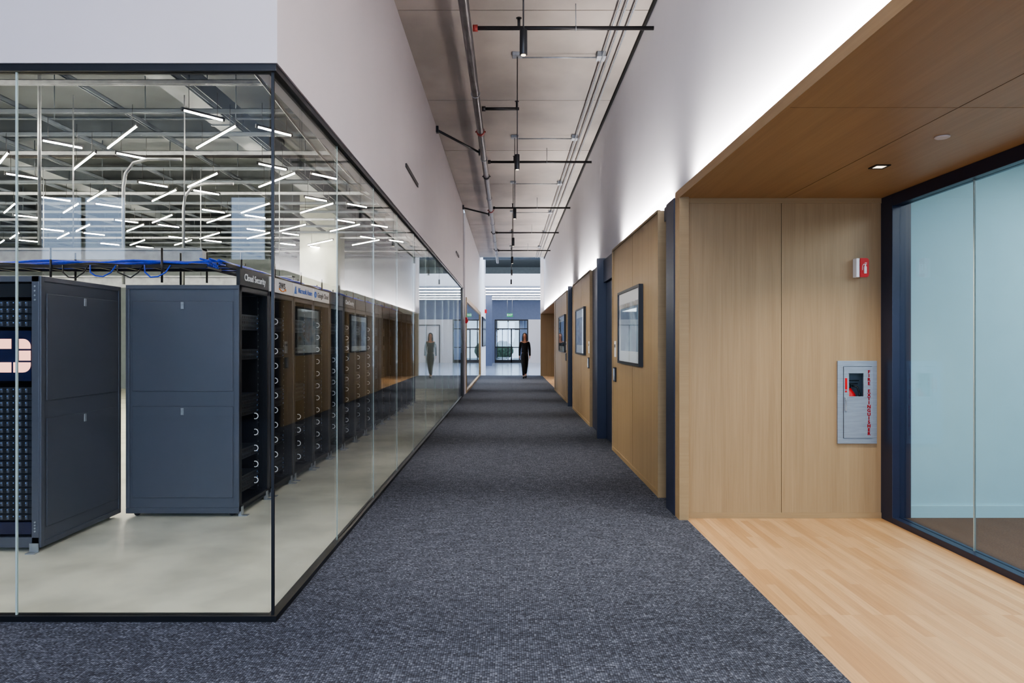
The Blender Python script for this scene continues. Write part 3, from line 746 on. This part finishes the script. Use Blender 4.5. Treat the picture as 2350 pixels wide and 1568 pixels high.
for y in py:
    mb = MB(); mb.cyl((0.17,y,4.80),(1.06,y,4.80),0.009,8); o = mb.done('conduit', M['steel']); o['label'] = 'short conduit between ceiling boxes'; o['category'] = 'conduit'; o['group'] = 'cross conduits'
    mb = MB(); mb.box(-0.05,0.05,-0.07,0.07,-0.06,0.0); mb.box(-0.055,0.055,-0.075,0.075,-0.066,-0.06); o = mb.done('junction_box', M['steel'], (1.11,y,H-0.001), bevel=0.003); o['label'] = 'square steel ceiling junction box'; o['category'] = 'junction box'; o['group'] = 'ceiling junction boxes'
for y0_, y1_ in ((7.64,8.66),(15.0,15.9)):
    mb = MB(); mb.box(0,0.012,0,y1_-y0_,-0.02,0.02); mb.box(0.012,0.015,0,y1_-y0_,-0.023,-0.02); mb.box(0.012,0.015,0,y1_-y0_,0.02,0.023)
    o = mb.done('slot_diffuser', M['black'], (-1.15,y0_,3.38)); o['label'] = 'black linear slot air diffuser on white wall'; o['category'] = 'air vent'

# ================================================================== WALL ITEMS (right)
def picture(y0_, y1_, z0_, z1_, m, label, mw=0.07):
    t = empty('picture_frame', (WX+0.012, y0_, z0_), label, 'picture')
    w, h = y1_-y0_, z1_-z0_; f = 0.028
    mb = MB(); mb.box(-0.045,0,0,w,0,f); mb.box(-0.045,0,0,w,h-f,h); mb.box(-0.045,0,0,f,f,h-f); mb.box(-0.045,0,w-f,w,f,h-f); mb.done('frame', M['black'], parent=t)
    mb = MB(); mb.box(-0.025,0,f,w-f,f,h-f); mb.done('mat_board', M['matboard'], parent=t)
    mb = MB(); mb.box(-0.027,-0.025,f+mw,w-f-mw,f+mw*1.2,h-f-mw*1.2); mb.done('print', m, parent=t)
    mb = MB(); mb.box(-0.038,-0.035,f,w-f,f,h-f); mb.done('glazing', M['glass'], parent=t)
picture(6.86,8.2,1.15,1.985,M['print1'],'large black-framed print in blue-grey tones with white mat', 0.1)
picture(11.9,13.36,1.17,2.02,M['print2'],'black-framed colourful print with white mat', 0.12)
picture(16.0,17.8,1.15,2.05,M['print3'],'black-framed dark print on oak wall', 0.1)
tabm = mat('tablet_screen', (150,158,168),0.1,var=0.2,scale=12)
for y, k in ((8.62, 0),(11.42, 1),(15.85,2)):
    t = empty('room_panel', (WX+0.012, y, 0.99 if k == 0 else 1.05), 'black wall-mounted room booking tablet', 'tablet')
    mb = MB(); mb.box(-0.022,0,-0.07,0.07,-0.09,0.09); mb.done('body', M['black'], parent=t, bevel=0.004)
    mb = MB(); mb.box(-0.0245,-0.022,-0.058,0.058,-0.075,0.075); mb.done('screen', tabm, parent=t)
    mb = MB(); mb.box(-0.008,0,-0.055,0.055,-0.1,0.1); o = mb.done('room_sign', M['signwhite'], (WX+0.012, y, 1.31), bevel=0.002); o['label'] = 'small white room sign on oak panel'; o['category'] = 'sign'
    mb = MB(); mb.box(-0.0095,-0.008,-0.035,0.035,0.02,0.06); mb.done('sign_plate', M['greytext'], parent=o)

cab = empty('fire_extinguisher_cabinet', (2.764, 5.42, 0.594), 'brushed steel recessed fire extinguisher cabinet in oak wall', 'fire extinguisher cabinet')
w, h = 0.311, 0.656
mb = MB(); f = 0.044
mb.box(-w/2,w/2,-0.018,-0.001,0,f); mb.box(-w/2,w/2,-0.018,-0.001,h-f,h); mb.box(-w/2,-w/2+f,-0.018,-0.001,f,h-f); mb.box(w/2-f+0.004,w/2,-0.018,-0.001,f,h-f)
hx0, hx1 = HX0-2.764+0.003, HX1-2.764-0.003; hz0, hz1 = HZ0-0.594+0.003, HZ1-0.594-0.003
mb.box(hx0,hx1,0.16,0.17,hz0,hz1); mb.box(hx0,hx0+0.004,-0.001,0.16,hz0,hz1); mb.box(hx1-0.004,hx1,-0.001,0.16,hz0,hz1); mb.box(hx0,hx1,-0.001,0.16,hz0,hz0+0.004); mb.box(hx0,hx1,-0.001,0.16,hz1-0.004,hz1)
mb.done('body', M['brushed'], parent=cab, bevel=0.002)
dx0, dx1, dz0, dz1 = -w/2+0.046, w/2-0.042, 0.046, h-0.046
wx0, wx1, wz0, wz1 = dx0+0.04, dx0+0.155, 0.375, 0.558
mb = MB()
mb.box(dx0,wx0,-0.024,-0.014,dz0,dz1); mb.box(wx1,dx1,-0.024,-0.014,dz0,dz1); mb.box(wx0,wx1,-0.024,-0.014,dz0,wz0); mb.box(wx0,wx1,-0.024,-0.014,wz1,dz1)
mb.box(wx0-0.006,wx1+0.006,-0.027,-0.024,wz1,wz1+0.006); mb.box(wx0-0.006,wx1+0.006,-0.027,-0.024,wz0-0.006,wz0)
door = mb.done('door', M['brushed'], parent=cab)
mb = MB(); mb.box(wx0,wx1,-0.020,-0.017,wz0,wz1); mb.done('window_pane', M['glass'], parent=door)
mb = MB(); mb.box(dx0+0.006,dx0+0.02,-0.034,-0.024,0.26,0.37); mb.cyl((dx0+0.013,-0.04,0.35),(dx0+0.013,-0.034,0.35),0.009); mb.done('handle', M['steel'], parent=door, bevel=0.002)
mb = MB(); mb.box(dx0+0.008,dx0+0.026,-0.0255,-0.024,0.43,0.52); mb.cyl((dx0+0.016,-0.0265,0.415),(dx0+0.016,-0.024,0.415),0.008); mb.done('warning_label', M['red'], parent=door, label='small red warning label')
# one letter below the other, centred on the free strip at the hinge side of the door
lz = 1.168-0.594
letters = []
for ch_i, ch in enumerate('FIRE EXTINGUISHER'):
    if ch == ' ': continue
    letters.append(text('tmp_letter', ch, 0.036, T((dx1-0.026, -0.0262, lz-0.0305*ch_i-0.006), *FY), M['redtext'], bold=0.0008))
bmj = bmesh.new()
for o in letters: bmj.from_mesh(o.data)
me = bpy.data.meshes.new('lettering'); bmj.to_mesh(me); bmj.free(); me.materials.append(M['redtext'])
for o in letters: bpy.data.objects.remove(o)
o = bpy.data.objects.new('lettering', me); COL.objects.link(o); o.parent = door; o['label'] = 'red vertical lettering'
ex = empty('fire_extinguisher', (2.764+(wx0+wx1)/2-0.01, 5.50, HZ0+0.008), 'red fire extinguisher standing inside steel cabinet', 'fire extinguisher')
mb = MB(); mb.sweep([(0,0,0),(0,0,0.01),(0,0,0.33),(0,0,0.36),(0,0,0.385),(0,0,0.41)],[0.05,0.056,0.056,0.05,0.032,0.018],20); mb.done('cylinder', M['red'], parent=ex)
mb = MB(); mb.cyl((0,0,0.41),(0,0,0.44),0.018); mb.box(-0.012,0.07,-0.01,0.01,0.44,0.448); mb.box(-0.012,0.08,-0.01,0.01,0.465,0.473); mb.done('valve_handle', M['black'], parent=ex)
mb = MB(); mb.sweep([(0.015,-0.02,0.43),(0.05,-0.04,0.42),(0.068,-0.045,0.36),(0.066,-0.045,0.2)],0.008,8); mb.done('hose', M['black'], parent=ex)
mb = MB(); mb.box(-0.034,0.034,-0.0595,-0.053,0.14,0.3); mb.done('label_sticker', M['signwhite'], parent=ex)

sg = empty('fire_extinguisher_sign', (2.735, 5.42, 1.908), 'red projecting wall sign with white extinguisher pictogram', 'sign')
mb = MB(); w, h = 0.095, 0.15
mb.prism([(0,0),(0.026,0),(0.026,h),(0,h)], lambda x, z, d: (x, -0.001-d, z), 0.06)
mb.done('side_face', M['signwhite'], parent=sg, bevel=0.004, label='white angled side face')
mb = MB()
r = 0.02; pts = [(0.028,0)]
for cx, cz, a0 in ((w-r, r, 270), (w-r, h-r, 0)): pts += [(cx+r*math.cos(math.radians(a0+a)), cz+r*math.sin(math.radians(a0+a))) for a in range(0, 91, 15)]
pts.append((0.028, h)); mb.prism(pts, lambda x, z, d: (x, -0.06-d, z), 0.006); mb.box(0.027,0.05,-0.06,-0.001,0.01,h-0.01)
mb.done('front_face', M['red'], parent=sg)
mb = MB(); mb.sweep([(0.065,-0.0675,0.028),(0.065,-0.0675,0.031),(0.065,-0.0675,0.078),(0.065,-0.0675,0.088),(0.065,-0.0675,0.1)],[0.008,0.011,0.011,0.007,0.004],10)
mb.box(0.054,0.078,-0.069,-0.066,0.100,0.104); mb.sweep([(0.062,-0.0675,0.102),(0.050,-0.0675,0.100),(0.045,-0.0675,0.088),(0.043,-0.0675,0.055)],0.0025,6); mb.box(0.062,0.078,-0.069,-0.066,0.110,0.114)
mb.done('pictogram', M['signwhite'], parent=sg)

dl = empty('recessed_downlight', (2.41, 4.43, 2.539), 'small square recessed downlight in oak soffit', 'downlight')
mb = MB()
for a in ((-0.048,0.048,-0.048,-0.034),(-0.048,0.048,0.034,0.048),(-0.048,-0.034,-0.034,0.034),(0.034,0.048,-0.034,0.034)): mb.box(a[0],a[1],a[2],a[3],-0.006,0)
mb.done('trim_ring', M['black'], parent=dl)
mb = MB(); mb.box(-0.033,0.033,-0.033,0.033,-0.003,0); mb.done('lens', M['down'], parent=dl)
for y in (1.5, -1.4): clone(dl, (2.41, y, 2.539))  # two more out of view, added to even out the alcove lighting
mb = MB(); mb.sweep([(0,0,0),(0,0,-0.005),(0,0,-0.009)],[0.04,0.038,0.03],24); o = mb.done('sprinkler_cover', M['whiteL'], (2.41,3.79,2.539)); o['label'] = 'round white concealed sprinkler cover plate'; o['category'] = 'sprinkler cover'

mb = MB(); mb.box(0,0.05,-0.06,0.06,-0.08,0.08); mb.box(0.05,0.07,-0.04,0.04,-0.05,0.03); o = mb.done('fire_alarm', M['red'], (-1.15,18.42,1.98), bevel=0.005); o['label'] = 'red wall-mounted fire alarm strobe'; o['category'] = 'fire alarm'
mb = MB(); mb.box(0,0.1,-0.01,0.01,-0.09,0.09); mb.box(0,0.01,-0.04,0.04,-0.1,0.1); o = mb.done('projecting_sign', M['red'], (-1.15,33.5,2.9)); o['label'] = 'red projecting sign on white wall'; o['category'] = 'sign'
tv = empty('wall_display', (-1.15, 29.6, 1.2), 'wide dark blue wall display', 'display')
mb = MB(); mb.box(0,0.06,0,3.6,0,1.3); mb.done('bezel', M['black'], parent=tv); mb = MB(); mb.box(0.06,0.063,0.04,3.56,0.04,1.26); mb.done('screen', M['screen'], parent=tv)
xs = empty('exit_sign', (0.1, 42, 2.95), 'hanging green exit sign in the lobby', 'exit sign')
mb = MB(); mb.box(-0.18,0.18,-0.03,0.03,0,0.2); mb.done('sign_box', M['green'], parent=xs)
mb = MB(); mb.cyl((-0.15,0,0.2),(-0.15,0,1.22),0.008); mb.cyl((0.15,0,0.2),(0.15,0,1.22),0.008); mb.done('hanger_rod', M['steel'], parent=xs)
text('lettering', 'EXIT', 0.17, T((0,-0.032,0.10), *FY), M['signwhite'], parent=xs, bold=0.004)
for i in range(5):
    mb = MB(); mb.box(-8,8.5,-0.05,0.05,-0.03,0); o = mb.done('linear_strip_light', M['lobbytube'], (0,35.2+i*2.2,4.169)); o['label'] = 'long white linear strip light in lobby ceiling'; o['category'] = 'strip light'; o['group'] = 'lobby strip lights'
for i in range(4):
    mb = MB(); mb.cyl((-1.1,0,0),(9.4,0,0),0.09-0.015*i,12)
    o = mb.done('overhead_pipe', M['steel' if i % 2 else 'duct'], (0,30+i*1.1,5.1+0.22*i)); o['label'] = 'overhead service pipe in open ceiling'; o['category'] = 'pipe'

# ================================================================== PERSON
def skinned(name, pts, edges, m, parent, sub=2, branch=0.6):
    me = bpy.data.meshes.new(name); me.from_pydata([p[0] for p in pts], edges, [])
    o = bpy.data.objects.new(name, me); COL.objects.link(o); o.parent = parent
    sk = o.modifiers.new('Skin', 'SKIN'); sk.branch_smoothing = branch; sk.use_smooth_shade = True
    sv = me.skin_vertices[0].data
    for i, p in enumerate(pts):
        r = p[1]; sv[i].radius = (r, r) if not isinstance(r, tuple) else r
    sv[0].use_root = True
    ss = o.modifiers.new('Sub', 'SUBSURF'); ss.levels = sub; ss.render_levels = sub
    me.materials.append(m); return o
def chains(ch):
    pts = []; edges = []; idx = {}
    for c in ch:
        prev = None
        for p, r in c:
            key = tuple(round(v, 4) for v in p)
            if key not in idx: idx[key] = len(pts); pts.append((p, r))
            if prev is not None and prev != idx[key]: edges.append((prev, idx[key]))
            prev = idx[key]
    return pts, edges
per = empty('person', (0.64, 26.4, 0), 'person in black top and trousers walking with long dark hair', 'person')
pel = ((0,0,0.95),(0.145,0.1))
spine = [pel, ((0,0,1.08),(0.115,0.09)), ((0,-0.005,1.25),(0.135,0.1)), ((0,0,1.40),(0.12,0.085)), ((0,0.005,1.47),(0.055,0.055)), ((0,-0.005,1.54),(0.052,0.055)), ((0,-0.015,1.60),(0.068,0.085)), ((0,-0.01,1.67),(0.074,0.09)), ((0,0,1.72),(0.05,0.06))]
legF = [pel, ((-0.08,-0.02,0.86),0.088), ((-0.06,-0.16,0.50),0.058), ((-0.05,-0.20,0.30),0.05), ((-0.045,-0.22,0.09),0.036), ((-0.045,-0.30,0.04),0.034), ((-0.048,-0.38,0.025),0.026)]
legB = [pel, ((0.08,0.02,0.86),0.088), ((0.06,0.03,0.49),0.058), ((0.05,0.14,0.32),0.05), ((0.045,0.24,0.15),0.036), ((0.045,0.20,0.07),0.034), ((0.045,0.13,0.025),0.028)]
def arm(s, sw):
    return [((0,0,1.40),(0.12,0.085)), ((s*0.155,0,1.385),0.048), ((s*0.190,0.03*sw,1.12),0.038), ((s*0.195,-0.10*sw,0.90),0.028), ((s*0.195,-0.12*sw,0.855),0.028)]
def hand(s, sw):
    b = Vector((s*0.195,-0.12*sw,0.855)); o = []
    pk = Vector((s*0.195,-0.125*sw,0.81))
    for k, (dy, ln) in enumerate(((0.028,0.07),(0.010,0.078),(-0.010,0.072),(-0.028,0.058))):
        p1 = pk+Vector((0,dy*1.0,-0.005)); p2 = p1+Vector((-s*0.006,dy*0.2,-ln*0.55)); p3 = p2+Vector((-s*0.018,0,-ln*0.4))
        o.append([(tuple(b),0.028),(tuple(p1),0.0105),(tuple(p2),0.009),(tuple(p3),0.008)])
    t1 = b+Vector((-s*0.012,-0.03,-0.02)); t2 = t1+Vector((-s*0.01,-0.02,-0.035))
    o.append([(tuple(b),0.028),(tuple(t1),0.011),(tuple(t2),0.009)])
    return o
ch = [spine, legF, legB, arm(-1,-0.5), arm(1,0.8)] + hand(-1,-0.5) + hand(1,0.8)
p, e = chains(ch); skinned('body', p, e, M['skin'], per)
def grow(c, g): return [(q[0], (q[1][0]+g, q[1][1]+g) if isinstance(q[1], tuple) else q[1]+g) for q in c]
pelg = ((0,0,0.95),(0.157,0.112))
p, e = chains([[pelg, ((0,0,1.05),(0.13,0.104))], [pelg]+grow(legF[1:5],0.012), [pelg]+grow(legB[1:5],0.012)])
skinned('trousers', p, e, M['cloth'], per)
ch0 = ((0,0,1.395),(0.130,0.097))
p, e = chains([[((0,0,0.93),(0.165,0.12)), ((0,0,1.08),(0.132,0.105)), ((0,-0.005,1.25),(0.150,0.115)), ch0, ((0,0.012,1.44),(0.075,0.06))], [ch0]+grow(arm(-1,-0.5)[1:5],0.014), [ch0]+grow(arm(1,0.8)[1:5],0.014)])
skinned('top', p, e, M['cloth'], per)
mb = MB(); mb.prism([(-0.035,1.45),(0,1.36),(0.035,1.45)], lambda x, z, d: (x, -0.115-d, z), 0.004); mb.done('neckline', M['skin'], parent=per)
mb = MB(); mb.ell((0,0.022,1.66),(0.092,0.098,0.105)); mb.ell((0,0.07,1.5),(0.095,0.05,0.17)); mb.ell((-0.075,0.0,1.5),(0.03,0.075,0.16)); mb.ell((0.075,0.0,1.5),(0.03,0.075,0.16))
mb.done('hair', M['hair'], parent=per)
mb = MB()
for s in (-1, 1): mb.ell((s*0.03,-0.095,1.63),(0.012,0.008,0.007))
mb.done('eyes', M['hair'], parent=per)
mb = MB(); mb.ell((0,-0.104,1.605),(0.012,0.016,0.022)); mb.done('nose', M['skin'], parent=per)
mb = MB(); mb.ell((0,-0.098,1.572),(0.022,0.008,0.006)); mb.done('mouth', M['redrust'], parent=per)
for c in ((-0.047,-0.30,0.0),(0.045,0.17,0.0)):
    mb = MB(); mb.ell((c[0],c[1],0.05),(0.042,0.13,0.05))
    for v in mb.bm.verts:
        if v.co.z < 0.012: v.co.z = 0.002
    mb.done('shoe', M['black'], parent=per)

# ================================================================== LIGHTS
def area(name, loc, rot, sx, sy, power, col=(1,1,1), spread=180):
    l = bpy.data.lights.new(name, 'AREA'); l.shape = 'RECTANGLE'; l.size = sx; l.size_y = sy; l.energy = power; l.color = col
    l.spread = math.radians(spread)
    o = bpy.data.objects.new(name, l); COL.objects.link(o); o.location = loc; o.rotation_euler = rot; return o
def spot(name, loc, power, ang, col, blend=0.6, r=0.03):
    l = bpy.data.lights.new(name, 'SPOT'); l.energy = power; l.spot_size = math.radians(ang); l.spot_blend = blend; l.color = col; l.shadow_soft_size = r
    o = bpy.data.objects.new(name, l); COL.objects.link(o); o.location = loc; return o
def aim(o, d):
    o.rotation_euler = Vector(d).to_track_quat('-Z', 'Y').to_euler()
for (a, b) in ((-5.8,5.4),(6.15,8.8),(11.3,14.25),(15.75,19.55),(19.7,28.0)):
    l = area('cove_light', (1.40,(a+b)/2,2.61), (math.pi,math.radians(28),0), 0.04, b-a, 13.5*(b-a), (1.0,0.96,0.95), 150)
for y in py+[1.64]: spot('pendant_spot', (0.11,y,3.44), 150, 62, (1.0,0.95,0.90), 0.9)
for y in (4.43,1.5,-1.4): spot('downlight_spot', (2.41,y,2.52), 58, 120, (1.0,0.90,0.78), 0.9)
spot('alcove_far_spot', (2.0,24,2.5), 90, 130, (1.0,0.88,0.72), 0.9)
for (a, b, c, d), pw in zip(wins, (22, 10, 140, 140)): area('window_fill', ((a+b)/2,-6.12,(c+d)/2), (math.radians(-90),0,math.pi), b-a, d-c, pw, (0.54,0.70,1.0))  # fill lamps standing in for daylight; the two large windows are added
area('entry_fill', (0.0,-1.5,4.8), (0,0,0), 1.8, 5.0, 120, (1.0,0.97,0.94))  # added fill lamp behind the viewpoint, standing for no known fixture
area('meeting_room_fill', (5.2,3.2,2.93), (0,0,0), 2.5, 3.0, 85, (0.9,0.97,1.0))  # unseen lamps added to light the room behind the glass
area('meeting_room_fill', (5.2,-1.8,2.93), (0,0,0), 2.5, 3.0, 50, (0.9,0.97,1.0))
area('lobby_fill', (3,31,6.35), (0,0,0), 10, 4, 560, (0.75,0.87,1.0))  # added lamp out of view to brighten the lobby; the roof is closed
l = area('plenum_fill', (0,36,4.9), (0,0,0), 12, 0.8, 180, (0.85,0.92,1.0)); aim(l, (0,1,0.35))  # added lamp hidden behind the bulkhead to brighten the wall above
area('vestibule_light', (0.2,49,3.18), (0,0,0), 3, 3, 120, (0.8,0.9,1.0))
area('far_room_panel', (-2.6,24.5,2.6), (0,0,0), 1.5, 5, 80, (0.95,0.98,1.0))

w = bpy.data.worlds.new('World'); scene.world = w; w.use_nodes = True
nt = w.node_tree; bg = nt.nodes['Background']
bg.inputs[0].default_value = (0.62, 0.80, 1.0, 1); bg.inputs[1].default_value = 0.7

# ================================================================== CAMERA
cd = bpy.data.cameras.new('Camera'); cd.lens = 24.0; cd.sensor_width = 36; cd.shift_x = 0.0038; cd.shift_y = 0.0004; cd.clip_end = 300
co = bpy.data.objects.new('Camera', cd); COL.objects.link(co); co.location = (0,0,1.4); co.rotation_euler = (math.radians(90),0,0)
scene.camera = co
